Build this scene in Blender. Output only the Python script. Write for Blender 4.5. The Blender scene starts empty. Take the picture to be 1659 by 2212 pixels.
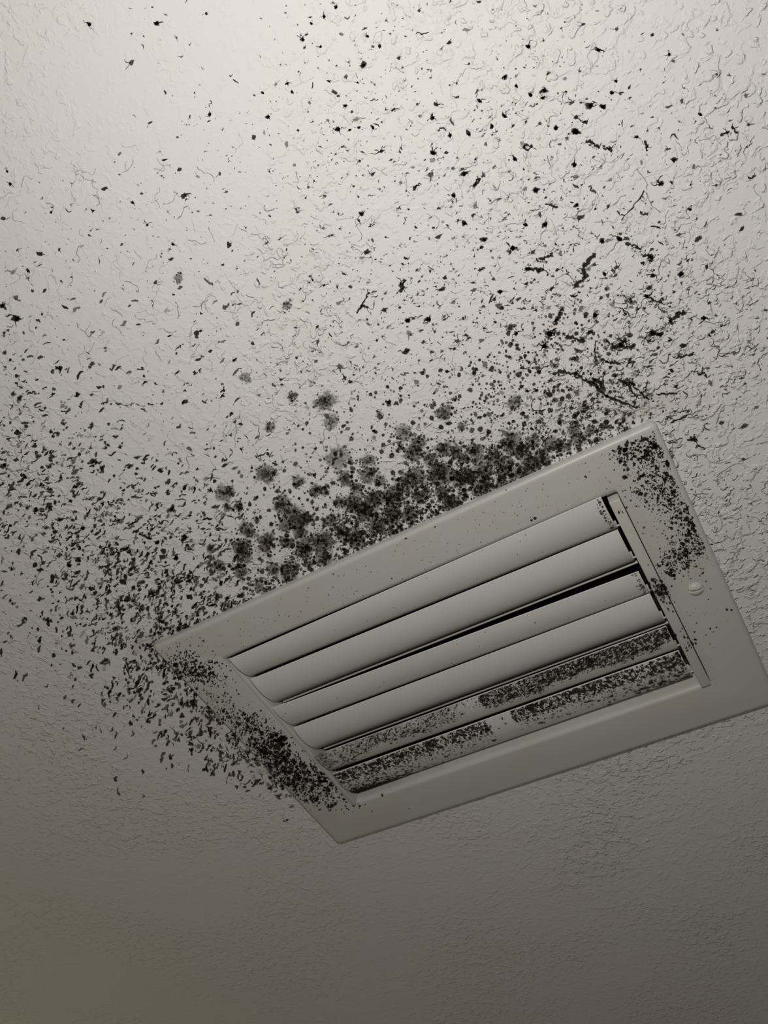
import bpy, bmesh, math
import numpy as np
from mathutils import Matrix, Vector

# ------------------------------------------------------------------ camera, world, lights, exposure
CZ = 2.44                                   # ceiling height
CAM = np.array([0.13698586666657633, -0.29929006409000625, -0.3431028575581887])   # relative to vent centre on the ceiling
ROT = np.array([[0.8650893838755972, 0.49955148846732805, 0.04548261509430297],
                [-0.39850368181545737, 0.7394973011812346, -0.5425297753351378],
                [-0.3046558279194151, 0.4512117595051655, 0.8388043720671635]])
F, CX, CY = 1755.418, 829.5, 1106.0
scene = bpy.context.scene
col = scene.collection

cam_d = bpy.data.cameras.new('camera')
cam = bpy.data.objects.new('camera', cam_d)
col.objects.link(cam)
m = Matrix.Identity(4)
for i in range(3):
    m[i][0] = ROT[0][i]; m[i][1] = -ROT[1][i]; m[i][2] = -ROT[2][i]
m.translation = Vector((CAM[0], CAM[1], CAM[2] + CZ))
cam.matrix_world = m
cam_d.sensor_fit = 'AUTO'; cam_d.sensor_width = 36.0
cam_d.lens = F / 2212.0 * 36.0
cam_d.clip_start = 0.01
scene.camera = cam

w = bpy.data.worlds.new('dim_room'); scene.world = w; w.use_nodes = True
w.node_tree.nodes['Background'].inputs[0].default_value = (1.0, 0.93, 0.80, 1)
w.node_tree.nodes['Background'].inputs[1].default_value = 0.073

def area(name, loc, target, size, power, color, shape='DISK'):
    d = bpy.data.lights.new(name, 'AREA'); d.shape = shape; d.size = size
    d.energy = power; d.color = color
    o = bpy.data.objects.new(name, d); col.objects.link(o)
    o.location = loc
    o.rotation_euler = (Vector(target) - Vector(loc)).to_track_quat('-Z', 'Y').to_euler()
    return o
# phone flash held just under the ceiling, and a weak warm lamp off to the left
fl = bpy.data.lights.new('phone_flash', 'POINT'); fl.energy = 2.68; fl.color = (1.0, 0.965, 0.925); fl.shadow_soft_size = 0.007
flash = bpy.data.objects.new('phone_flash', fl); col.objects.link(flash); flash.location = (0.131, -0.335, CZ - 0.270)
area('warm_room_lamp', (-1.15, 0.30, CZ - 0.45), (-0.68, 0.20, CZ), 0.25, 0.62, (1.0, 0.78, 0.42))

vs = scene.view_settings
vs.view_transform = 'Standard'; vs.look = 'None'; vs.gamma = 1.0; vs.exposure = 0.0; vs.use_curve_mapping = False

# ------------------------------------------------------------------ helpers
rng = np.random.default_rng(11)

def at(p, z=0.0):
    """points of the photograph (n,2) -> points on the plane z (relative to the ceiling), in metres"""
    p = np.atleast_2d(np.asarray(p, float))
    d = np.stack([(p[:, 0] - CX) / F, (p[:, 1] - CY) / F, np.ones(len(p))], 1) @ ROT
    k = (z - CAM[2]) / d[:, 2]
    return CAM + k[:, None] * d

def to_px(X):
    q = (np.asarray(X, float) - CAM) @ ROT.T
    return np.stack([q[:, 0] / q[:, 2] * F + CX, q[:, 1] / q[:, 2] * F + CY], 1)

def obj(name, verts, faces, mat, parent=None, smooth=True, attrs=None):
    me = bpy.data.meshes.new(name)
    me.from_pydata([tuple(v) for v in verts], [], faces)
    for an, av in (attrs or {}).items():
        a = me.attributes.new(an, 'FLOAT', 'POINT'); a.data.foreach_set('value', np.asarray(av, np.float32))
    me.update()
    if smooth:
        me.polygons.foreach_set('use_smooth', [True] * len(me.polygons))
    me.materials.append(mat)
    o = bpy.data.objects.new(name, me); col.objects.link(o)
    if parent is not None: o.parent = parent
    return o

def auto_smooth(o, deg=35):
    bm = bmesh.new(); bm.from_mesh(o.data)
    bmesh.ops.recalc_face_normals(bm, faces=bm.faces)
    for e in bm.edges:
        if len(e.link_faces) == 2 and e.calc_face_angle(0) > math.radians(deg): e.smooth = False
    bm.to_mesh(o.data); bm.free()

class NT:
    def __init__(s, name):
        s.m = bpy.data.materials.new(name); s.m.use_nodes = True
        s.t = s.m.node_tree; s.n = s.t.nodes; s.b = s.n['Principled BSDF']; s.out = s.n['Material Output']
        s.tc = s.n.new('ShaderNodeTexCoord')
    def link(s, a, b): s.t.links.new(a, b)
    def val(s, inp, v):
        if hasattr(v, 'is_output'): s.link(v, inp)
        else: inp.default_value = v
    def noise(s, scale, detail=3, rough=.5, dist=0., vec=None):
        n = s.n.new('ShaderNodeTexNoise'); n.inputs['Scale'].default_value = scale
        n.inputs['Detail'].default_value = detail; n.inputs['Roughness'].default_value = rough
        n.inputs['Distortion'].default_value = dist
        s.link(vec if vec is not None else s.tc.outputs['Object'], n.inputs['Vector']); return n.outputs[0]
    def ramp(s, f, a, b, lo=0., hi=1.):
        n = s.n.new('ShaderNodeMapRange'); n.interpolation_type = 'SMOOTHSTEP'
        s.val(n.inputs[0], f)
        for i, v in enumerate((a, b, lo, hi)): s.val(n.inputs[1 + i], v)
        return n.outputs[0]
    def math(s, op, a, b=0.):
        n = s.n.new('ShaderNodeMath'); n.operation = op; s.val(n.inputs[0], a); s.val(n.inputs[1], b); return n.outputs[0]
    def mix(s, f, a, b):
        n = s.n.new('ShaderNodeMix'); n.data_type = 'RGBA'
        s.val(n.inputs[0], f); s.val(n.inputs[6], a); s.val(n.inputs[7], b); return n.outputs[2]
    def attr(s, name):
        n = s.n.new('ShaderNodeAttribute'); n.attribute_name = name; return n.outputs['Fac']
    def bump(s, h, dist, strength=1.):
        n = s.n.new('ShaderNodeBump'); s.link(h, n.inputs['Height'])
        n.inputs['Distance'].default_value = dist; n.inputs['Strength'].default_value = strength
        s.link(n.outputs[0], s.b.inputs['Normal'])

# ------------------------------------------------------------------ materials
def ceiling_mat():
    t = NT('knockdown_ceiling_paint')
    big = t.noise(9, 3)
    k1 = t.noise(105, 4, .5, .35)
    k2 = t.noise(260, 3, .5, .3)
    k3 = t.noise(240, 2, .45, .25)
    plate = t.ramp(k1, .525, .59)
    grain = t.ramp(k2, .53, .66)
    bead = t.ramp(k3, .575, .67)
    amp = t.attr('relief')
    flat = t.ramp(big, .42, .60, .30, 1.)
    h = t.math('MULTIPLY', t.math('ADD', t.math('MULTIPLY', plate, .52), t.math('ADD', t.math('MULTIPLY', grain, .32), t.math('MULTIPLY', bead, .72))), t.math('MULTIPLY', flat, amp))
    h = t.math('ADD', h, t.math('MULTIPLY', t.noise(700, 2), .07))
    t.bump(h, .00100, 1.0)
    stain = t.attr('stain'); grime = t.attr('grime')
    base = t.mix(t.ramp(big, .35, .65), (.80, .785, .775, 1), (.80, .79, .765, 1))
    base = t.mix(t.math('MULTIPLY', stain, t.ramp(t.noise(120, 5, .6), .3, .7)), base, (.30, .235, .165, 1))
    pw = t.ramp(t.math('ADD', t.noise(620, 4, .7), t.math('MULTIPLY', t.noise(110, 3), .35)), t.math('SUBTRACT', .93, t.math('MULTIPLY', grime, .34)), t.math('SUBTRACT', 1.0, t.math('MULTIPLY', grime, .30)))
    base = t.mix(t.math('MULTIPLY', pw, t.ramp(grime, 0., .12)), base, (.035, .03, .024, 1))
    t.link(base, t.b.inputs['Base Color'])
    t.b.inputs['Roughness'].default_value = .75
    t.b.inputs['Specular IOR Level'].default_value = .25
    return t.m

def metal_mat(name, colr, warm, stain_attr=False):
    t = NT(name)
    c = t.mix(t.ramp(t.noise(22, 3), .35, .7), colr, warm)
    c = t.mix(t.math('MULTIPLY', t.ramp(t.noise(260, 4, .6), .62, .8), .12), c, (.2, .17, .13, 1))
    if stain_attr:
        c = t.mix(t.math('MULTIPLY', t.attr('stain'), t.ramp(t.noise(160, 5, .65), .25, .65)), c, (.13, .095, .06, 1))
    t.link(c, t.b.inputs['Base Color'])
    t.b.inputs['Roughness'].default_value = .38
    t.b.inputs['Specular IOR Level'].default_value = .45
    t.bump(t.noise(700, 3), .00006, .6)
    return t.m

def plain(name, c, rough=.6, metal=0.):
    t = NT(name)
    t.link(t.mix(t.noise(300, 3), tuple(x * .85 for x in c[:3]) + (1,), c), t.b.inputs['Base Color'])
    t.b.inputs['Roughness'].default_value = rough; t.b.inputs['Metallic'].default_value = metal
    return t.m

def mould_mat():
    t = NT('black_mould')
    fade = t.attr('fade'); tone = t.attr('tone'); soft = t.attr('soft')
    n = t.noise(1500, 4, .7)
    n2 = t.noise(480, 4, .65, .4)
    nn = t.math('SUBTRACT', t.math('ADD', t.math('MULTIPLY', n, .55), t.math('MULTIPLY', n2, .45)), .5)
    f = t.math('ADD', fade, t.math('MULTIPLY', nn, t.math('ADD', .9, t.math('MULTIPLY', soft, 2.6))))
    a = t.ramp(f, .22, t.math('ADD', .62, t.math('MULTIPLY', soft, .35)))
    a = t.math('MULTIPLY', a, t.attr('strength'))
    c = t.mix(tone, (.024, .022, .018, 1), (.150, .112, .078, 1))
    c = t.mix(t.math('MULTIPLY', t.ramp(n2, .40, .7), .6), c, (.045, .039, .030, 1))
    t.link(c, t.b.inputs['Base Color'])
    t.b.inputs['Roughness'].default_value = .95; t.b.inputs['Specular IOR Level'].default_value = .05
    t.link(a, t.b.inputs['Alpha'])
    return t.m

M_CEIL = ceiling_mat()
M_FRAME = metal_mat('off_white_enamel', (.60, .60, .575, 1), (.60, .585, .54, 1))
M_BLADE = metal_mat('off_white_blade_enamel', (.72, .725, .71, 1), (.71, .70, .675, 1), True)
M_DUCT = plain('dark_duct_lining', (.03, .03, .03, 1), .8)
M_PIN = plain('bare_steel', (.45, .46, .45, 1), .35, 1.)
M_MOULD = mould_mat()

# ------------------------------------------------------------------ the ceiling
OX0, OX1, OY0, OY1 = -.122, .124, -.082, .077     # opening cut for the duct
def axis(a, b, step, cuts, lo, hi):
    v = list(np.arange(a, b + 1e-9, step)) + cuts + list(np.linspace(lo, a, 12)[:-1]) + list(np.linspace(b, hi, 12)[1:])
    v = np.array(sorted(v)); keep = [v[0]]
    for x in v[1:]:
        if x - keep[-1] > 1e-4: keep.append(x)
    return np.array(keep)
gx = axis(-.62, .30, .004, [OX0, OX1], -1.6, 1.4)
gy = axis(-.42, .50, .004, [OY0, OY1], -1.4, 1.6)
XX, YY = np.meshgrid(gx, gy); nx, ny = len(gx), len(gy)
cv = np.stack([XX.ravel(), YY.ravel(), np.zeros(nx * ny)], 1)
cf = []
for j in range(ny - 1):
    ymid = (gy[j] + gy[j + 1]) / 2
    for i in range(nx - 1):
        xmid = (gx[i] + gx[i + 1]) / 2
        if OX0 < xmid < OX1 and OY0 < ymid < OY1: continue
        a = j * nx + i
        cf.append((a, a + nx, a + nx + 1, a + 1))      # faces the room below

def gauss(p, x, y, rx, ry=None, ang=0.):
    ry = ry or rx; c, s = math.cos(ang), math.sin(ang)
    dx, dy = p[:, 0] - x, p[:, 1] - y
    u, v = dx * c + dy * s, -dx * s + dy * c
    return np.exp(-.5 * ((u / rx) ** 2 + (v / ry) ** 2))
front = ((cv - CAM) @ ROT.T)[:, 2] > .05
cpx = np.full((len(cv), 2), -9999.); cpx[front] = to_px(cv[front])
A_EDGE = -.44
STAINS = [(1390, 880, 45, 22, A_EDGE, .40), (1290, 850, 40, 25, A_EDGE, .15), (345, 1375, 40, 18, A_EDGE, .40), (325, 1405, 30, 20, .7, .45),
          (440, 1545, 60, 16, .82, .45), (560, 1180, 50, 25, A_EDGE, .12), (900, 1060, 200, 40, A_EDGE, .22),
          (205, 462, 12, 9, 0, .18), (355, 1095, 20, 10, 0, .12), (1180, 720, 40, 40, 0, .10), (560, 1650, 60, 16, .82, .25), (1440, 870, 40, 14, 0, .18)]
GRIMES = [(1010, 1010, 210, 45, A_EDGE, .55), (760, 1130, 140, 55, A_EDGE, .50), (1230, 930, 130, 45, A_EDGE, .42), (600, 1220, 80, 30, A_EDGE, .35),
          (1290, 830, 110, 45, .3, .30), (430, 1500, 130, 35, .85, .40), (560, 1650, 80, 30, .75, .35), (330, 1370, 90, 45, .3, .40), (1160, 740, 160, 60, -.1, .18),
          (600, 900, 260, 120, 0, .10), (900, 820, 260, 120, 0, .10)]
stain = np.zeros(len(cv)); grime = np.zeros(len(cv))
for x, y, rx, ry, a, s in STAINS: stain += s * gauss(cpx, x, y, rx, ry, a)
for x, y, rx, ry, a, s in GRIMES: grime += s * gauss(cpx, x, y, rx, ry, a)
relief = np.full(len(cv), .62)
relief += .55 * gauss(cpx, 1640, 700, 330, 900, .15) + .30 * gauss(cpx, 1000, 850, 400, 200, A_EDGE) + .2 * gauss(cpx, 200, 1200, 300, 300) - .35 * gauss(cpx, 250, 150, 450, 260) - .2 * gauss(cpx, 500, 2100, 900, 250)
ceiling = obj('ceiling', cv, cf, M_CEIL, attrs={'relief': np.clip(relief, .15, 1.3), 'stain': np.clip(stain, 0, 1), 'grime': np.clip(grime, 0, 1)})
ceiling.location.z = CZ
ceiling['kind'] = 'structure'
ceiling['label'] = 'white knockdown textured ceiling'
ceiling['category'] = 'ceiling'

# ------------------------------------------------------------------ the vent
W2, H2 = .2953 / 2, .2007 / 2
FACE = -.005
vent = bpy.data.objects.new('ceiling_vent', None); col.objects.link(vent)
vent.location = (0, 0, CZ); vent.empty_display_size = .05
vent['label'] = 'white metal air vent with six curved louvres set in the mouldy ceiling'
vent['category'] = 'vent'

def ring(x0, x1, y0, y1, r, z, seg=5):
    pts = []
    for (cx, cy, a0) in ((x1 - r, y1 - r, 0), (x0 + r, y1 - r, 90), (x0 + r, y0 + r, 180), (x1 - r, y0 + r, 270)):
        for k in range(seg + 1):
            a = math.radians(a0 + 90 * k / seg)
            pts.append((cx + r * math.cos(a), cy + r * math.sin(a), z))
    return pts
def loft(rings, close=False):
    n = len(rings[0]); v = [p for r in rings for p in r]; f = []
    for k in range(len(rings) - 1):
        for i in range(n):
            j = (i + 1) % n
            f.append((k * n + i, k * n + j, (k + 1) * n + j, (k + 1) * n + i))
    return v, f
rings = []
def outer(ins, z, r): rings.append(ring(-W2 + ins, W2 - ins, -H2 + ins, H2 - ins, r, z))
outer(.0004, -.0001, .0020); outer(0, -.0004, .0024); outer(0, -.0028, .0024)
for k in range(1, 6):
    a = math.radians(90 * k / 5); outer(.0022 * (1 - math.cos(a)), -.0028 + (FACE + .0028) * math.sin(a), .0025)
outer(.004, FACE, .004); outer(.012, FACE - .0002, .003)
IX0, IX1, IY0, IY1 = -.1163, .1187, -.0727, .0675
for k in range(0, 7):                                   # the turned-in lip around the opening
    a = math.radians(90 * k / 6)
    ex, ey = .0004 * (1 - math.sin(a)), .0050 * (1 - math.sin(a))
    rings.append(ring(IX0 - ex, IX1 + ex, IY0 - ey, IY1 + .55 * ey, .0012, FACE - .0002 + .0038 * (1 - math.cos(a))))
rings.append(ring(IX0, IX1, IY0, IY1, .0012, .012))
rings.append(ring(IX0 - .0008, IX1 + .0008, IY0 - .0008, IY1 + .0008, .0012, .012))
v, f = loft(rings)
frame = obj('frame', v, f, M_FRAME, vent); auto_smooth(frame, 50)

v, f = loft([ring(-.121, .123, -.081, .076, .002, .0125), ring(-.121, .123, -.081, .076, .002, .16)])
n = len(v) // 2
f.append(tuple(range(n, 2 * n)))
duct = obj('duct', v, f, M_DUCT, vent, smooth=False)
duct['label'] = 'dark duct behind the louvres'

# louvres: photo points of the upper edge (left, right) and the lower edge (left, right), with their heights
BL = [((495, 1425), (1290, 1078), -6.8, (547, 1463), (1328, 1150), 0.6, 3.2),
      ((545, 1467), (1330, 1147), -4.6, (600, 1520), (1370, 1216), 1.9, 3.8),
      ((590, 1530), (1385, 1233), -7.2, (638, 1570), (1405, 1285), 0.2, 3.0),
      ((637, 1572), (1405, 1283), -5.0, (690, 1620), (1438, 1345), 1.9, 3.8),
      ((675, 1635), (1442, 1352), -8.0, (715, 1668), (1465, 1405), -1.6, 2.9),
      ((720, 1672), (1468, 1405), -6.0, (768, 1716), (1495, 1462), 1.2, 3.7)]
XL, XR = -.1118, .1110
def profile(u, l, sag, nseg=18, ext=1.30):
    """circular arc in the y-z plane from u to l bulging into the room, run on past l by ext"""
    u, l = np.array(u), np.array(l); ch = l - u; L = np.linalg.norm(ch); d = ch / L; nrm = np.array([d[1], -d[0]])
    R = (L * L / 4 + sag * sag) / (2 * sag); half = math.asin(L / 2 / R)
    c = (u + l) / 2 - nrm * (R - sag)
    S = np.linspace(0, ext, nseg * 8)
    th = -half + 2 * half * S + 2.6 * np.maximum(0, S - .68) ** 2          # the lower edge curls in more tightly
    step = np.diff(S, prepend=0)[:, None] * (2 * half * R)
    p = u + np.cumsum(step * (d * np.cos(th)[:, None] - nrm * np.sin(th)[:, None]), 0)
    return np.stack([np.interp(np.linspace(0, ext, nseg), S, p[:, i]) for i in (0, 1)], 1)
def y_at(pt, z, X):
    return at([pt], z)[0][1]
blades = []; blade_prof = []
for k, (uL, uR, zu, lL, lR, zl, sag) in enumerate(BL):
    zu *= .001; zl *= .001; sag *= .001
    pL = profile((y_at(uL, zu, XL), zu), (y_at(lL, zl, XL), zl), sag)
    pR = profile((y_at(uR, zu, XR), zu), (y_at(lR, zl, XR), zl), sag)
    blade_prof.append((pL, pR))
    rows = []; NX = 56; T = .0008; verts = []; faces = []; st = []
    for i in range(NX + 1):
        s = i / NX; X = XL + (XR - XL) * s; p = pL * (1 - s) + pR * s
        tan = np.gradient(p, axis=0); tan /= np.linalg.norm(tan, axis=1)[:, None]
        up = np.stack([-tan[:, 1], tan[:, 0]], 1)
        back = p + up * T
        mid0 = p[0] + up[0] * T * .5 - tan[0] * T * .35; mid1 = p[-1] + up[-1] * T * .5 + tan[-1] * T * .35
        loop = [*p, mid1, *back[::-1], mid0]
        verts += [(X, q[0], q[1]) for q in loop]
        ss = [*np.linspace(0, 1.3, len(p)), 1.3, *([0] * len(p)), 0]
        for q in ss:
            val = 0.
            if k == 5: val = max(0, 1 - abs(q - .86) / .26) * (.75 * math.exp(-(s / .42) ** 2) + .35 * math.exp(-((s - 1) / .16) ** 2)) + .9 * math.exp(-(s / .09) ** 2 - ((q - .85) / .35) ** 2)
            if k == 4: val = max(0, 1 - q / .6) * .45 * (1 - math.exp(-((s - .48) / .04) ** 2)) + .6 * math.exp(-(s / .04) ** 2)
            if k in (0, 2): val = .25 * math.exp(-(s / .05) ** 2) * q
            st.append(min(val, .92))
    n = len(loop)
    for i in range(NX):
        for j in range(n):
            a, b = i * n + j, i * n + (j + 1) % n
            faces.append((a, b, b + n, a + n))
    faces.append(tuple(range(n))[::-1]); faces.append(tuple(NX * n + q for q in range(n)))
    b = obj('blade', verts, faces, M_BLADE, vent, attrs={'stain': st}); auto_smooth(b, 45)
    blades.append(b)
    # hinge pin at the right-hand end, and the hem rod on the lower edge of the even louvres
    def rod(name, p0, p1, r, mat, parent, seg=12):
        p0, p1 = np.array(p0), np.array(p1); d = (p1 - p0) / np.linalg.norm(p1 - p0)
        a = np.cross(d, [0, 0, 1.]); a /= np.linalg.norm(a); c = np.cross(d, a)
        vv = []
        for p in (p0, p1):
            for q in range(seg):
                t = 2 * math.pi * q / seg; vv.append(p + r * (a * math.cos(t) + c * math.sin(t)))
        ff = [(q, (q + 1) % seg, seg + (q + 1) % seg, seg + q) for q in range(seg)] + [tuple(range(seg))[::-1], tuple(range(seg, 2 * seg))]
        o = obj(name, vv, ff, mat, parent); auto_smooth(o); return o
    pe = pR[13]
    rod('hinge_pin', (XR - .002, pe[0] - .001, pe[1] + .0015), (.1134, pe[0] - .001, pe[1] + .0015), .0006, M_FRAME, b)
    if k in (1, 3):
        def hem_at(p):
            v_ = p - CAM[1:]; v_ /= np.linalg.norm(v_, axis=1)[:, None]
            tn = np.gradient(p, axis=0); tn /= np.linalg.norm(tn, axis=1)[:, None]
            i = int(np.argmin(np.abs(tn[:, 0] * v_[:, 1] - tn[:, 1] * v_[:, 0])))
            return p[i] + v_[i] * .0050 + np.array([v_[i][1], -v_[i][0]]) * .0010
        h0, h1 = hem_at(pL), hem_at(pR)
        rod('hem', (XL + .001, *h0), (XR + .001, *h1), .0008, M_FRAME, b)

# end rails that carry the louvres
def prism(name, sec0, sec1, y0, y1, mat, bev=.0005):
    """bar along y whose x-z section runs from sec0 (at y0) to sec1 (at y1)"""
    n = len(sec0)
    vv = [(x, y0, z) for x, z in sec0] + [(x, y1, z) for x, z in sec1]
    ff = [(i, (i + 1) % n, n + (i + 1) % n, n + i) for i in range(n)] + [tuple(range(n))[::-1], tuple(range(n, 2 * n))]
    bm = bmesh.new(); bv = [bm.verts.new(p) for p in vv]
    for q in ff: bm.faces.new([bv[i] for i in q])
    bmesh.ops.recalc_face_normals(bm, faces=bm.faces)
    bmesh.ops.bevel(bm, geom=list(bm.edges), offset=bev, segments=3, affect='EDGES', profile=.5)
    me = bpy.data.meshes.new(name); bm.to_mesh(me); bm.free()
    me.polygons.foreach_set('use_smooth', [True] * len(me.polygons)); me.materials.append(mat)
    o = bpy.data.objects.new(name, me); col.objects.link(o); o.parent = vent; auto_smooth(o, 40); return o
prism('end_rail', [(.1130, .010), (.1130, -.0054), (.1185, -.0056), (.1185, .010)],
      [(.1130, .010), (.1130, -.0074), (.1185, -.0072), (.1185, .010)], -.0700, .0672, M_FRAME)
prism('end_rail', [(-.1161, .010), (-.1161, -.0048), (-.1136, -.0046), (-.1124, .010)],
      [(-.1161, .010), (-.1161, -.0066), (-.1132, -.0072), (-.1120, .010)], -.0690, .0672, M_FRAME)

# slotted oval screw heads
def screw(cx, cy, r, slot_ang, mat):
    bm = bmesh.new(); S = 72; RN = 22
    grid = []
    for k in range(RN + 1):
        t = k / RN; z = -.0023 * (1 - t ** 3) ** .6
        rowv = []
        for q in range(S):
            a = 2 * math.pi * q / S; x, y = r * t * math.cos(a), r * t * math.sin(a)
            u = x * math.sin(slot_ang) - y * math.cos(slot_ang)
            zz = z + (.0019 if abs(u) < .0008 and t < .95 else 0)
            rowv.append(bm.verts.new((x, y, min(zz, .0002))))
        grid.append(rowv)
    for k in range(RN):
        for q in range(S):
            a, b, c, d = grid[k][q], grid[k][(q + 1) % S], grid[k + 1][(q + 1) % S], grid[k + 1][q]
            if k == 0:
                try: bm.faces.new((a, c, d))
                except ValueError: pass
            else: bm.faces.new((a, b, c, d))
    bmesh.ops.remove_doubles(bm, verts=grid[0], dist=1e-6)
    bmesh.ops.recalc_face_normals(bm, faces=bm.faces)
    me = bpy.data.meshes.new('screw'); bm.to_mesh(me); bm.free()
    me.polygons.foreach_set('use_smooth', [True] * len(me.polygons)); me.materials.append(mat)
    o = bpy.data.objects.new('screw', me); col.objects.link(o); o.parent = vent
    o.location = (cx, cy, FACE - .0002); auto_smooth(o, 40); return o
sd = at([(1519, 1263)], FACE)[0] - at([(1486, 1272)], FACE)[0]
screw(.1326, -.0004, .0040, math.atan2(sd[1], sd[0]), M_FRAME)
left_screw = screw(-.1312, -.0010, .0042, .9, M_FRAME)

# ------------------------------------------------------------------ mould
class Mould:
    """collects irregular soft-edged spots and strokes, drawn in photo pixels and laid on a surface"""
    def __init__(s): s.p = []; s.f = []; s.fade = []; s.tone = []; s.soft = []; s.st = []; s.n = 0
    def add(s, pts, fades, faces, tone, soft, st):
        b = s.n; k = len(pts)
        s.p.append(pts); s.fade.append(fades)
        s.tone.append(np.full(k, tone)); s.soft.append(np.full(k, soft)); s.st.append(np.full(k, st))
        s.f += [tuple(b + i for i in q) for q in faces]; s.n += k
    def spot(s, x, y, rx, ry=None, ang=0., jag=.25, tone=.2, soft=.1, st=1., core=.55):
        ry = ry or rx; n = int(min(18, 7 + rx * .45))
        th = np.arange(n) * 2 * math.pi / n + rng.uniform(0, 6)
        rr = np.clip(1 + rng.normal(0, jag, n), .45, 1.8)
        c, si = math.cos(ang), math.sin(ang)
        def rg(k):
            u, v = rx * k * np.cos(th), ry * k * np.sin(th)
            return np.stack([x + u * c - v * si, y + u * si + v * c], 1)
        o = rg(1.) ; o = np.array([x, y]) + (o - [x, y]) * rr[:, None] * 1.25
        i = np.array([x, y]) + (rg(core) - [x, y]) * (.5 + .5 * rr[:, None])
        pts = np.vstack([[[x, y]], i, o]); fades = np.concatenate([[1.], np.full(n, .85), np.zeros(n)])
        faces = []
        for k in range(n):
            j = (k + 1) % n
            faces += [(0, 1 + k, 1 + j), (1 + k, 1 + n + k, 1 + n + j, 1 + j)]
        s.add(pts, fades, faces, tone, soft, st)
    def path(s, pts, wid, tone=.1, soft=.1, st=1.):
        pts = np.asarray(pts, float); n = len(pts)
        t = np.gradient(pts, axis=0); t /= np.maximum(np.linalg.norm(t, axis=1)[:, None], 1e-6)
        nr = np.stack([-t[:, 1], t[:, 0]], 1)
        wv = np.asarray(wid, float) * np.ones(n) * .62
        P = np.vstack([pts, pts + nr * wv[:, None], pts - nr * wv[:, None], [pts[0] - t[0] * wv[0]], [pts[-1] + t[-1] * wv[-1]]])
        fd = np.concatenate([np.ones(n), np.zeros(2 * n + 2)])
        faces = []
        for i in range(n - 1):
            faces += [(i, i + 1, n + i + 1, n + i), (i + 1, i, 2 * n + i, 2 * n + i + 1)]
        faces += [(0, n, 3 * n), (0, 3 * n, 2 * n), (n - 1, 3 * n + 1, 2 * n - 1), (n - 1, 3 * n - 1, 3 * n + 1)]
        s.add(P, fd, faces, tone, soft, st)
    def stroke(s, x, y, L, wd, ang, wob=.35, **k):
        n = int(np.clip(L / 4, 3, 9)); a = ang + rng.normal(0, .1); pts = [np.array([x, y]) - .5 * L * np.array([math.cos(a), math.sin(a)])]
        for i in range(n - 1):
            a2 = a + rng.normal(0, wob * 1.6)
            pts.append(pts[-1] + L / (n - 1) * np.array([math.cos(a2), math.sin(a2)]))
        wv = wd * np.clip(rng.normal(1, .35, n), .35, 1.8); wv[[0, -1]] *= .6
        s.path(pts, wv, **k)
    def clump(s, x, y, r, ang=None, **k):
        """one dark fleck with a few fine tendrils, as on the texture's bumps"""
        a = rng.uniform(0, math.pi) if ang is None else ang + rng.normal(0, .35)
        s.spot(x, y, r * rng.uniform(.8, 1.25), r * rng.uniform(.5, .85), a, jag=.3, **k)
        for q in range(rng.integers(0, 4)):
            b = rng.uniform(0, 2 * math.pi) if ang is None else a + rng.choice([0, math.pi]) + rng.normal(0, .6)
            L = r * rng.uniform(1.2, 3.0)
            s.stroke(x + math.cos(b) * L * .5, y + math.sin(b) * L * .5, L, max(1.3, r * .33), b, **k)
    def build(s, name, parent, place):
        P = np.vstack(s.p); X = place(P)
        o = obj(name, X, s.f, M_MOULD, parent, smooth=True,
                attrs={'fade': np.concatenate(s.fade), 'tone': np.concatenate(s.tone), 'soft': np.concatenate(s.soft), 'strength': np.concatenate(s.st)})
        bm = bmesh.new(); bm.from_mesh(o.data)
        for fc in bm.faces:
            if fc.normal.z > 0: fc.normal_flip()
        bm.to_mesh(o.data); bm.free()
        return o

# how thickly the photo is spotted, per 100 px cell (0 clean .. 9 black)
D = ["00010011111110000",
     "00000012221120100",
     "00001112223332110",
     "00011122332232210",
     "01111122333332310",
     "11111112333444310",
     "21111123444555421",
     "22112223345666421",
     "43222234456777421",
     "44322234556665310",
     "55544446788766210",
     "45655678887766100",
     "35776667777770000",
     "24787666666660000",
     "12578755555550000",
     "01367755555550000",
     "00015755555550000",
     "00000140000000000",
     "00000000000000000"]
Dm = np.array([[int(c) for c in r] for r in D], float)
def dens(x, y):
    gx_, gy_ = np.clip(x / 100 - .5, 0, 15.999), np.clip(y / 100 - .5, 0, 17.999)
    i, j = int(gx_), int(gy_); u, v_ = gx_ - i, gy_ - j
    return (Dm[j, i] * (1 - u) * (1 - v_) + Dm[j, i + 1] * u * (1 - v_) + Dm[j + 1, i] * (1 - u) * v_ + Dm[j + 1, i + 1] * u * v_)
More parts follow.
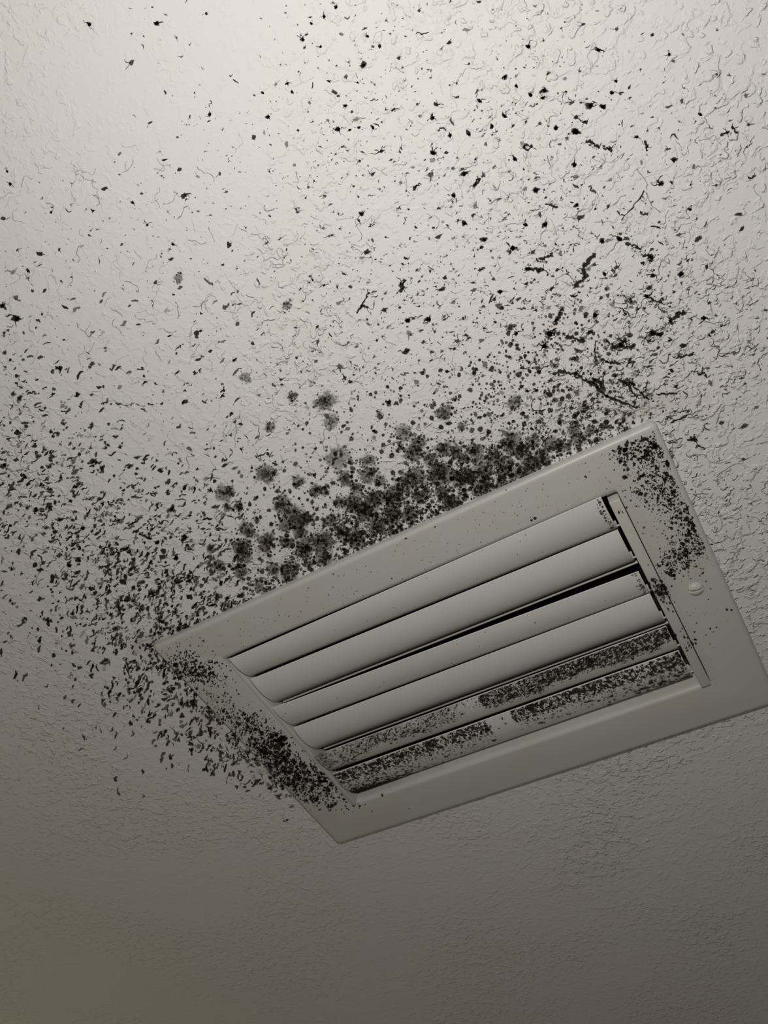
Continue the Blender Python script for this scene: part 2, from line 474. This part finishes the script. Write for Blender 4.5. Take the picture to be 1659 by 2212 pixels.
# vent outline in the photo; nothing of the ceiling's mould lies under it, and the growth stops short on its lower side
def lin(x, a, b): return a[1] + (x - a[0]) * (b[1] - a[1]) / (b[0] - a[0])
def on_ceiling(x, y, mrg=0):
    if x < 330: return y < 1200 + 1.05 * x + 240 and y < 1640 + rng.normal(0, 40)
    if x <= 1412 and y < lin(x, (330, 1395), (1412, 903)) - mrg: return True
    if x > 1412 and y < lin(x, (1412, 903), (1684, 1517)) - 6: return True
    yl = lin(x, (330, 1395), (730, 1825))
    return x < 730 and y > yl + 2 and y < 1725 - .25 * (640 - x) + rng.normal(0, 14)
def noise_field(seed, cell):
    r = np.random.default_rng(seed); g = r.random((2300 // cell + 3, 1800 // cell + 3))
    def f(x, y):
        u, v_ = max(x, 0) / cell, max(y, 0) / cell; i, j = int(u), int(v_); u -= i; v_ -= j
        return g[j, i] * (1 - u) * (1 - v_) + g[j, i + 1] * u * (1 - v_) + g[j + 1, i] * (1 - u) * v_ + g[j + 1, i + 1] * u * v_
    return f
nf1, nf2 = noise_field(1, 60), noise_field(2, 24)

mo = Mould()
COV = np.array([0, .007, .020, .046, .088, .145, .21, .28, .35, .42])
def flow(x, y):
    """direction the flecks lean: along the texture's shadow sides, seen from the flash"""
    if x < 520 and y > 640: return -.40 - .85 * np.clip((y - 1050) / 450, 0, 1)
    return -.5 if x > 800 else rng.uniform(-1, 1)
for cy_ in range(0, 1800, 50):
    for cx_ in range(0, 1660, 50):
        d0 = dens(cx_ + 25, cy_ + 25)
        if d0 <= .05: continue
        target = np.interp(d0, np.arange(10), COV) * 2500; got = 0; tries = 0
        while got < target and tries < 420:
            tries += 1
            x, y = cx_ + rng.uniform(0, 50), cy_ + rng.uniform(0, 50)
            if (nf1(x, y) * .5 + nf2(x, y) * .5) < rng.uniform(.22, .62): continue
            if not on_ceiling(x, y, 1): 
                got += target / 120; continue
            d = dens(x, y)
            left = x < 520 and y > 620
            near = (not left) and y > lin(x, (330, 1395), (1412, 903)) - 330 and x < 1330 and x > 420
            fine = rng.random()
            if left or (x < 760 and y > lin(x, (330, 1395), (730, 1825))):
                L = np.clip(rng.lognormal(2.15, .5), 4, 26); wd = np.clip(rng.lognormal(1.72, .38), 2.2, 11)
                st = np.clip(rng.normal(.78, .22), .25, 1)
                if y > lin(x, (330, 1395), (730, 1825)) and x > 330: tn = rng.uniform(0, .6)
                else: tn = rng.uniform(0, .25)
                mo.stroke(x, y, L, wd, flow(x, y) + rng.normal(0, .35), tone=tn, soft=.12, st=st)
                got += L * wd * .38
                if rng.random() < .3: mo.spot(x + rng.normal(0, 5), y + rng.normal(0, 5), wd * .55, tone=tn, soft=.1, st=st); got += wd * wd * .4
            elif near:
                r = np.clip(rng.lognormal(1.05, .45), 1.3, 7)
                mo.spot(x, y, r, r * rng.uniform(.75, 1), rng.uniform(0, 3), jag=.15, tone=rng.uniform(.0, .7), soft=.2, st=np.clip(rng.normal(.8, .2), .3, 1))
                got += 1.9 * r * r
            else:
                r = np.clip(rng.lognormal(.95, .5), 1.2, 7.5) * (1.0 if d < 3.5 else 1.1)
                if fine < .74: mo.clump(x, y, r, None if rng.random() < .4 else flow(x, y), tone=rng.uniform(0, .35), soft=.12, st=np.clip(rng.normal(.75, .22), .25, 1)); got += 2.3 * r * r
                else:
                    L = r * rng.uniform(2., 4.5); mo.stroke(x, y, L, max(1.8, r * .8), flow(x, y) + rng.normal(0, .6), wob=.55, tone=rng.uniform(0, .3), soft=.12, st=np.clip(rng.normal(.85, .2), .3, 1)); got += L * r * .45
# hair-thin wandering lines: painted shade of the texture's edges, plus dark cracks and dust
for k in range(900):
    x, y = rng.uniform(0, 1659), rng.uniform(300, 1300)
    if nf1(x, y) < .35: continue
    right = x > 1150
    if not right and (y > 1000 or x > 800) and rng.random() < .6: continue
    if not on_ceiling(x, y, 12): continue
    if y < 350 and not right and rng.random() < .75: continue
    n = rng.integers(5, 14); a = rng.uniform(0, 2 * math.pi) if not right else rng.normal(2.5, .9); pts = [np.array([x, y])]; a_0 = a
    for i in range(n):
        a += rng.normal(0, .55) - .12 * (a - a_0); pts.append(pts[-1] + rng.uniform(3, 6) * np.array([math.cos(a), math.sin(a)]))
    if not on_ceiling(*pts[-1], 6) or not on_ceiling(*pts[n // 2], 6): continue
    st = np.clip(rng.normal(.26 if not right else .30, .12), .1, .7)
    if right and 640 < y < 1000 and rng.random() < .4: st = rng.uniform(.6, .95)
    wd = rng.uniform(1.5, 2.6) * (1.25 if right else 1)
    mo.path(pts, wd * np.clip(rng.normal(1, .3, n + 1), .4, 2), tone=.4, soft=.05, st=st)

# the single flecks that stand out, with their radius
SPOTS = [(192,52,7),(338,50,8),(310,78,3),(445,30,4),(653,85,7),(692,100,5),(672,50,5),(700,35,5),(725,15,6),(793,78,5),(785,140,8),(820,100,5),(620,180,6),
 (567,200,5),(630,198,5),(578,252,6),(453,247,5),(730,278,8),(755,280,5),(775,275,5),(805,275,6),(710,175,4),(745,228,5),(772,178,4),(35,688,11),(15,370,4),(22,397,6),
 (60,585,6),(5,660,8),(200,455,5),(110,458,4),(285,437,5),(373,527,5),(675,604,4),(780,462,8),(1035,217,7),(934,254,7),(1089,250,7),(1062,272,7),(1012,289,7),(972,292,6),
 (935,330,9),(1112,342,8),(1200,276,8),(1243,284,11),(1275,227,10),(1302,230,9),(1321,200,8),(1330,175,6),(1375,295,6),(1512,247,7),(1445,117,6),(1292,107,7),(1140,100,8),
 (1090,165,7),(1115,185,6),(1175,195,8),(1172,211,6),(1145,204,7),(1002,375,8),(980,422,8),(1157,410,9),(1240,355,9),(1427,397,9),(1450,394,5),(1455,345,8),(1490,452,7),
 (1245,442,8),(1177,485,9),(1135,485,8),(1045,517,8),(1002,482,8),(1107,535,9),(1300,520,9),(1337,515,10),(1407,555,9),(1305,592,7),(1470,592,9),(1410,595,8),(1397,640,8),
 (1520,687,9),(1285,680,10),(1115,720,7),(1187,720,11),(1410,720,11),(1425,722,8),(1080,630,8),(880,692,9),(925,690,9),(1176,748,11),(1340,745,10)]
for x, y, r in SPOTS:
    mo.clump(x, y, r * .9, None if r < 8 else -.3, tone=.1, soft=.15, st=.95)
    mo.spot(x + 1, y + 1, r * .55, tone=.05, soft=.05)
# long dark strokes (centre line, width)
LONG = [([(1268, 303), (1280, 310), (1292, 318)], 9), ([(1303, 318), (1312, 321), (1323, 325)], 9), ([(1393, 308), (1398, 318), (1397, 328)], 5),
 ([(1128, 318), (1140, 313), (1150, 316), (1142, 321), (1132, 319)], 6), ([(1022, 402), (1030, 388), (1036, 384), (1034, 394), (1024, 404)], 5),
 ([(1556, 293), (1566, 287), (1574, 284)], 6), ([(1582, 275), (1588, 281), (1594, 289)], 6),
 ([(1180, 440), (1192, 443), (1204, 450)], 6), ([(1135, 578), (1152, 583), (1172, 584)], 9), ([(1165, 560), (1180, 554), (1192, 550)], 8),
 ([(1287, 548), (1272, 562), (1260, 574), (1262, 588), (1266, 597), (1254, 606), (1242, 616)], 11), ([(1355, 528), (1370, 530), (1386, 540)], 8),
 ([(1400, 552), (1410, 558), (1408, 566)], 8), ([(1215, 668), (1208, 680), (1203, 692), (1198, 700)], 10), ([(1476, 674), (1460, 684), (1448, 694)], 10), ([(1448, 694), (1455, 700)], 7),
 ([(1402, 716), (1414, 722), (1430, 720)], 9), ([(1395, 638), (1405, 646), (1418, 652), (1428, 650)], 7), ([(874, 606), (868, 618), (866, 628)], 9),
 ([(1195, 806), (1212, 802), (1230, 806), (1248, 806)], 10), ([(1250, 812), (1268, 822), (1285, 832), (1300, 848), (1312, 858)], 11),
 ([(1280, 815), (1296, 826), (1304, 838)], 9), ([(1312, 856), (1334, 864), (1352, 872), (1372, 880)], 7), ([(1338, 820), (1356, 826), (1372, 834)], 9), ([(1356, 828), (1362, 842), (1372, 852)], 7),
 ([(1310, 738), (1330, 746), (1352, 750), (1372, 746)], 9), ([(1372, 838), (1388, 850), (1400, 862)], 6),
 ([(1420, 850), (1440, 852), (1462, 848)], 5), ([(1450, 912), (1470, 905), (1490, 895)], 5), ([(1462, 772), (1480, 768), (1500, 762)], 6), ([(1490, 800), (1512, 806), (1530, 812)], 6),
 ([(1300, 775), (1320, 782), (1342, 786)], 8), ([(1225, 725), (1246, 732), (1262, 738)], 8), ([(1335, 460), (1352, 465), (1372, 440), (1392, 415)], 4),
 ([(795, 632), (788, 648), (780, 662), (772, 676)], 5), ([(560, 985), (575, 978), (590, 985)], 3)]
for pts, wd in LONG:
    q = np.array(pts, float); u = np.linspace(0, len(q) - 1, 3 * len(q)); q = np.stack([np.interp(u, np.arange(len(q)), q[:, i]) for i in (0, 1)], 1) + rng.normal(0, 1.6, (len(u), 2))
    mo.path(q, wd * np.clip(rng.normal(1, .35, len(q)), .4, 1.8), tone=.1, soft=.15, st=.97)
    for k in range(3):
        c = q[rng.integers(len(q))]; b = rng.uniform(0, 6.28); mo.stroke(c[0] + 6 * math.cos(b), c[1] + 6 * math.sin(b), 13, 2.4, b, tone=.2, soft=.1, st=.8)
# round colonies (x, y, radius, darkness, brownness)
COL = [(702,867,22,.7,.5),(632,857,11,.7,.5),(575,1025,22,.85,.3),(482,1067,18,.55,.2),(515,1092,10,.85,.4),(490,1098,9,.7,.4),(727,990,24,.45,.5),(715,910,16,.4,.5),(645,1042,13,.7,.3),(582,922,12,.5,.2),
 (632,1122,29,.95,.7),(610,1090,18,.9,.6),(575,1170,21,1.,.9),(525,1188,23,1.,.8),(535,1145,18,.9,.4),(617,1170,13,.85,.3),(682,1060,14,.75,.4),(745,1035,16,.85,.4),(795,1025,18,.8,.5),(810,1080,24,.9,.3),
 (765,1090,24,.95,.3),(715,1125,17,.8,.4),(660,1185,25,.8,.4),(700,1170,24,.9,.4),(770,1160,23,.85,.3),(815,1135,22,.9,.3),(700,1205,20,.6,.7),(625,1235,22,.75,.5),(520,1235,16,.8,.2),(475,1222,14,.8,.1),
 (455,1185,10,.6,.2),(795,995,14,.7,.4),(772,1055,14,.8,.4),(960,890,17,.7,.3),(872,937,18,.5,.2),(905,955,18,.5,.2),(892,980,20,.75,.3),(960,970,18,.8,.3),(1025,975,22,.7,.2),(895,1030,24,.85,.4),
 (950,1025,26,1.,.6),(985,975,16,.7,.2),(1110,960,26,.65,.1),(1130,980,20,.6,.1),(1045,1020,22,.8,.3),(1090,1010,26,.7,.2),(995,1035,20,.85,.4),(1040,1055,22,.8,.3),(850,1070,24,.85,.3),(910,1070,20,.8,.3),
 (885,1110,20,.85,.3),(845,1110,24,.85,.4),(955,1065,18,.75,.3),(980,1085,18,.7,.3),(1130,1020,22,.8,.2),(1170,990,20,.75,.2),(1110,870,15,.6,.2),(970,1090,16,.6,.3),(660,1120,16,.8,.3),(740,1150,18,.8,.4),
 (870,1050,16,.7,.4),(930,990,16,.7,.3),(1075,1055,18,.7,.3),(1215,965,16,.65,.2),(1200,1000,16,.6,.2),(790,1110,20,.9,.4),(735,1085,14,.8,.4),(650,1150,14,.8,.4),(590,1230,14,.7,.4),(560,1265,12,.6,.2),
 (385,600,10,.5,.5),(620,660,11,.55,.5),(1240,930,16,.5,.2),(530,815,12,.35,.3),(1150,955,14,.6,.2),(1000,990,14,.8,.3),(700,1060,10,.6,.4),(820,1040,12,.7,.3),(497,1060,10,.5,.2),(1010,1030,18,.7,.3),(1065,985,20,.6,.2),(1150,1005,18,.7,.2),(1190,960,16,.5,.2),(1250,950,14,.5,.2),(1275,930,12,.5,.2),(1085,1045,18,.75,.3),(820,897,9,.75,.2),(995,920,9,.8,.2),(865,965,8,.8,.2)]
for x, y, r, dk, br in COL:
    if not on_ceiling(x, y, 2): continue
    r0 = r
    yl = lin(x, (330, 1395), (1412, 903))
    lim = (yl - y) * .80
    r = min(r, max(lim + 9, 9)) * .95
    a = rng.uniform(0, 3)
    mo.spot(x, y, r * 1.18, r * rng.uniform(.9, 1.1), a, jag=.16, tone=.35 + .6 * br, soft=.75, st=.22 + .42 * dk, core=.74)
    mo.spot(x + rng.normal(0, 3), y + rng.normal(0, 3), r * .8, r * .68, a, jag=.28, tone=.2 + .6 * br, soft=.9, st=.1 + .46 * dk if dk > .6 else dk * .4, core=.6)
    for k in range(int(r0 * 1.5)):
        b, q = rng.uniform(0, 6.28), r * abs(rng.normal(.75, .45)); px_, py_ = x + q * math.cos(b), y + q * math.sin(b)
        if on_ceiling(px_, py_, 5): mo.spot(px_, py_, np.clip(rng.lognormal(.8, .45), 1.2, 5), tone=br * .5, soft=.2, st=np.clip(rng.normal(.75, .2) * (.4 + .6 * dk), .2, 1))
# faint dust-fine specks
for k in range(9000):
    x, y = rng.uniform(0, 1659), rng.uniform(0, 1720)
    if rng.random() > .12 + dens(x, y) / 7 or dens(x, y) < .6 or not on_ceiling(x, y, 2) or nf2(x, y) < .3: continue
    mo.spot(x, y, rng.uniform(.8, 1.9), jag=.15, tone=rng.uniform(0, .5), soft=.05, st=rng.uniform(.25, .8))
# dark rim along the vent's upper edge
for k in range(1000):
    x = rng.uniform(480, 1350); h = abs(rng.normal(0, 22)); y = lin(x, (330, 1395), (1412, 903)) - h
    if rng.random() < .25 + .75 * math.exp(-((x - 1000) / 300) ** 2):
        mo.spot(x, y, np.clip(rng.lognormal(1.0, .45), 1.3, 6) if h > 6 else 2.2, jag=.2, tone=rng.uniform(.1, .7), soft=.25, st=np.clip(rng.normal(.75, .2), .2, 1))
mo.spot(1369, 913, 5.5, 4, 0, tone=0, soft=0)
ZM = -.00025
growth = mo.build('mould_growth', None, lambda P: at(P, ZM))
growth.location.z = CZ
growth['kind'] = 'stuff'
growth['label'] = 'black mould spots spreading over the white ceiling around the vent'
growth['category'] = 'mould'

# mould on the vent's frame
mf = Mould()
def patch(m, cx, cy, rx, ry, ang, n, r_mu, tone=.0, st=.95, elong=.2, keep=None):
    c, s_ = math.cos(ang), math.sin(ang)
    for k in range(int(n * (1.5 if cx > 800 else 1.7))):
        u, v_ = rng.normal(0, .5, 2)
        x, y = cx + rx * u * c - ry * v_ * s_, cy + rx * u * s_ + ry * v_ * c
        if keep and not keep(x, y): continue
        r = np.clip(rng.lognormal(math.log(r_mu * (.74 if cx > 800 else .62)), .5), .7, 6)
        m.spot(x, y, r, r * rng.uniform(.55, 1), rng.uniform(0, 3), jag=.3, tone=tone * rng.random(), soft=.12, st=np.clip(rng.normal(st, .15), .3, 1))
def on_frame(x, y):
    X = at([(x, y)], FACE)[0]
    if not (-W2 + .0012 < X[0] < W2 - .0025 and -H2 + .003 < X[1] < H2 - .003): return False
    return not (IX0 - .0005 < X[0] < IX1 + .0005 and IY0 - .003 < X[1] < IY1 + .001)
K = on_frame
# right-hand side
patch(mf, 1392, 965, 80, 36, .25, 150, 2.6, keep=K); patch(mf, 1345, 975, 34, 40, 0, 70, 2.8, keep=K); patch(mf, 1410, 985, 50, 44, .5, 80, 3.2, keep=K)
patch(mf, 1425, 1045, 90, 60, 1.1, 260, 2.1, keep=K); patch(mf, 1450, 1075, 90, 40, 1.1, 150, 2.3, keep=K); patch(mf, 1390, 1070, 60, 36, .4, 60, 1.8, keep=K)
patch(mf, 1460, 1110, 100, 50, 1.1, 170, 1.6, keep=K); patch(mf, 1500, 1140, 50, 26, 1.1, 60, 2.8, keep=K); patch(mf, 1497, 1175, 60, 56, 1.1, 210, 2.0, keep=K)
patch(mf, 1470, 1200, 60, 34, -.6, 120, 2.2, keep=K); patch(mf, 1450, 1222, 36, 22, -.6, 50, 2.4, keep=K); patch(mf, 1440, 1130, 300, 130, 1.1, 160, .95, st=.6, keep=K)
for q in ((1340, 970, 7), (1352, 950, 6), (1390, 950, 5), (1415, 962, 6), (1398, 978, 7), (1376, 972, 5), (1412, 966, 5), (1442, 1000, 6), (1420, 1012, 5), (1450, 1032, 6), (1384, 1066, 6), (1458, 1072, 5), (1480, 1083, 4), (1495, 1130, 5), (1340, 995, 5), (1425, 980, 5), (1440, 996, 5)):
    if on_frame(*q[:2]): mf.clump(*q, tone=0, soft=.1)
# left-hand side
patch(mf, 385, 1400, 70, 40, .4, 50, 1.9, tone=.2, keep=K); patch(mf, 425, 1448, 75, 30, .3, 170, 2.3, tone=.1, keep=K); patch(mf, 395, 1440, 34, 26, -.6, 50, 3.0, keep=K); patch(mf, 438, 1455, 30, 24, 0, 40, 3.4, keep=K)
patch(mf, 450, 1490, 90, 36, .8, 110, 1.6, tone=.2, keep=K); patch(mf, 520, 1560, 80, 34, .4, 190, 2.4, tone=.1, keep=K); patch(mf, 555, 1568, 40, 20, .2, 50, 2.4, keep=K)
patch(mf, 560, 1600, 110, 44, .5, 170, 2.1, tone=.2, keep=K); patch(mf, 590, 1620, 40, 40, .8, 60, 4.2, st=1, keep=K); patch(mf, 600, 1602, 16, 22, .4, 40, 4.2, st=1, keep=K); patch(mf, 560, 1618, 40, 22, .4, 50, 3.6, keep=K)
patch(mf, 620, 1665, 90, 50, .6, 220, 3.0, tone=.2, keep=K); patch(mf, 660, 1680, 120, 44, .25, 260, 3.2, tone=.2, keep=K); patch(mf, 600, 1645, 50, 60, .9, 110, 2.8, keep=K)
patch(mf, 690, 1712, 100, 30, .15, 120, 2.8, tone=.2, keep=K); patch(mf, 640, 1705, 110, 40, .35, 120, 2.2, tone=.2, st=.7, keep=K); patch(mf, 675, 1672, 60, 24, .2, 60, 3.6, keep=K)
# strays along the top rail and lower right
for x, y, r in ((1265,1030,2.6),(1093,1058,1.6),(877,1163,2.2),(846,1250,2),(1155,1120,3.5),(1148,1124,3),(720,1240,1.6),(940,1138,2),(1400,1220,1.5),(1570,1317,3),(1580,1318,2.4),(1548,1355,2),(1534,1358,2.5),(1500,1365,2),(1525,1372,1.6),(1541,1365,1.6),(1530,1295,1.8),(1535,1272,1.6),(1490,1330,1.3),(1505,1346,1.6)):
    mf.spot(x, y, r * 1.15, r, 0, tone=.1, soft=.05, st=.9)
for k in range(260):
    x = rng.uniform(420, 1340); y = lin(x, (420, 1365), (1340, 947)) + rng.uniform(-2, 130) ** 1.
    if on_frame(x, y): mf.spot(x, y, rng.uniform(.8, 1.7), tone=.4, soft=.1, st=rng.uniform(.25, .7))
# on the right-hand end rail
patch(mf, 1427, 1275, 34, 16, 1.0, 70, 3.0, st=.9); patch(mf, 1488, 1388, 30, 14, 1.1, 16, 2.2); patch(mf, 1340, 1106, 10, 6, 0, 5, 2.2)
def on_vent(P):
    X = at(P, FACE - .00045); r = (X[:, 0] > .1128) & (X[:, 0] < .1188) & (X[:, 1] > -.07) & (X[:, 1] < .068)
    if r.any(): X[r] = at(P[r], -.0078)
    return X
fm = mf.build('mould', vent, on_vent); fm['kind'] = 'stuff'; fm['label'] = 'black mould specks on the frame'

# mould on the last two louvres: placed along the louvre (s) and across it (q)
def blade_mould(k, fill):
    pL, pR = blade_prof[k]; mb = Mould(); LX = 700.; LQ = 95.
    fill(mb)
    def place(P):
        s = np.clip(P[:, 0] / LX, 0.001, .999); q = np.clip(P[:, 1] / LQ, .0, 1.28) / 1.3 * (len(pL) - 1)
        i = np.clip(q.astype(int), 0, len(pL) - 2); u = (q - i)[:, None]
        pl = pL[i] * (1 - u) + pL[i + 1] * u; pr = pR[i] * (1 - u) + pR[i + 1] * u
        p = pl * (1 - s[:, None]) + pr * s[:, None]
        tn = (pL[i + 1] - pL[i]); tn /= np.linalg.norm(tn, axis=1)[:, None]
        nrm = np.stack([tn[:, 1], -tn[:, 0]], 1)
        p = p + nrm * .0002
        return np.stack([XL + (XR - XL) * s, p[:, 0], p[:, 1]], 1)
    o = mb.build('mould', blades[k], place); o['kind'] = 'stuff'; o['label'] = 'black mould coating the louvre'
def fill5(m_):
    for k in range(7500):
        s = rng.random(); lim = .40 + .06 * math.sin(s * 23) + .05 * math.sin(s * 61)
        if s < .10: lim = 1.05 - 5 * s
        if .42 < s < .50: 
            if rng.random() < .93: continue
        dn = .55 if s < .42 else 1.0
        if rng.random() > dn: continue
        q = rng.uniform(0, lim) if rng.random() < .93 else lim + abs(rng.normal(0, .06))
        a = rng.normal(2.2, .4); r = np.clip(rng.lognormal(.12, .45), .6, 3.)
        m_.spot(700 * s, 95 * q, r * 1.5, r * .9, a, jag=.3, tone=rng.uniform(0, .4), soft=.15, st=np.clip(rng.normal(.72 if s > .42 else .5, .22), .15, 1))
def fill6(m_):
    for k in range(4600):
        s = rng.random()
        if .475 < s < .545 and rng.random() < .95: continue
        q = abs(rng.normal(0, .24)) + .005
        if s < .45: q *= 1.35
        if s > .8: q *= 1.3
        r = np.clip(rng.lognormal(.2, .5), .6, 4.) * (1.1 if q < .3 else .9)
        m_.spot(700 * s, 95 * q, r * 1.2, r, rng.uniform(0, 3), jag=.3, tone=rng.uniform(0, .5), soft=.15, st=np.clip(rng.normal(.72 if q < .3 else .45, .22), .15, 1))
    for k in range(600):
        s = abs(rng.normal(0, .10)); q = rng.normal(.85, .16)
        m_.spot(700 * s, 95 * q, np.clip(rng.lognormal(.9, .4), 1, 5), tone=rng.uniform(.2, .8), soft=.3, st=np.clip(rng.normal(.7, .2), .2, 1))
    for k in range(130):
        s = 1 - abs(rng.normal(0, .10)); q = rng.normal(.6, .22)
        m_.spot(700 * min(s, .995), 95 * q, np.clip(rng.lognormal(1., .4), 1, 6), tone=rng.uniform(.1, .6), soft=.3, st=np.clip(rng.normal(.65, .2), .2, 1))
    for s, q in ((.88, .62), (.80, .48), (.74, .40), (.94, .3), (.97, .6), (.99, .8), (.78, .85), (.60, .55), (.46, .6)):
        m_.spot(700 * s, 95 * q, 6, 4, 0, jag=.3, tone=.2, soft=.3, st=.85)
blade_mould(4, fill5); blade_mould(5, fill6)
def fill_edge(m_):
    for k in range(60):
        s = .995 - abs(rng.normal(0, .006)); q = rng.uniform(0, 1.1)
        m_.spot(700 * s, 95 * q, rng.uniform(1, 2.2), tone=.2, soft=.2, st=.7)
    for k in range(25):
        m_.spot(700 * rng.random(), 95 * rng.random(), rng.uniform(.7, 1.4), tone=.2, soft=.05, st=.7)
blade_mould(0, fill_edge); blade_mould(2, fill_edge)

# the left-hand screw is overgrown
ms = Mould()
for k in range(70):
    a, q = rng.uniform(0, 6.28), 14 * math.sqrt(rng.random())
    u, v_ = q * math.cos(a), q * math.sin(a)
    if u < 0 and v_ < 2 and rng.random() < .8: continue
    ms.spot(u, v_, rng.uniform(1.5, 4), tone=.05, soft=.15, st=.95)
def on_screw(P):
    rr = np.clip(np.hypot(P[:, 0], P[:, 1]) / 14.5, 0, .99)
    return np.stack([P[:, 0] / 14.5 * .0042, P[:, 1] / 14.5 * .0042, -.0023 * (1 - rr ** 3) ** .6 - .0001], 1)
sm = ms.build('mould', left_screw, on_screw); sm['kind'] = 'stuff'; sm['label'] = 'black mould on the screw head'

# lumpy bead of ceiling paint along the vent's left edge
yb = np.linspace(-.094, .088, 150); bv = []; bf = []; NS = 9
for i, y in enumerate(yb):
    rad = .0011 + .0005 * math.sin(i * .9) * math.sin(i * .37) + rng.uniform(-.00025, .00035)
    rad *= min(1, (i + 1) / 12, (len(yb) - i) / 30)
    xo = -W2 - .0004 + .0003 * math.sin(i * .5) + rng.normal(0, .00015)
    for q in range(NS):
        t_ = math.pi * q / (NS - 1)
        bv.append((xo + 1.35 * rad * math.cos(t_), y, .0001 - 1.5 * rad * math.sin(t_)))
for i in range(len(yb) - 1):
    for q in range(NS - 1):
        bf.append((i * NS + q, i * NS + q + 1, (i + 1) * NS + q + 1, (i + 1) * NS + q))
bead = obj('paint_bead', bv, bf, M_CEIL, ceiling)
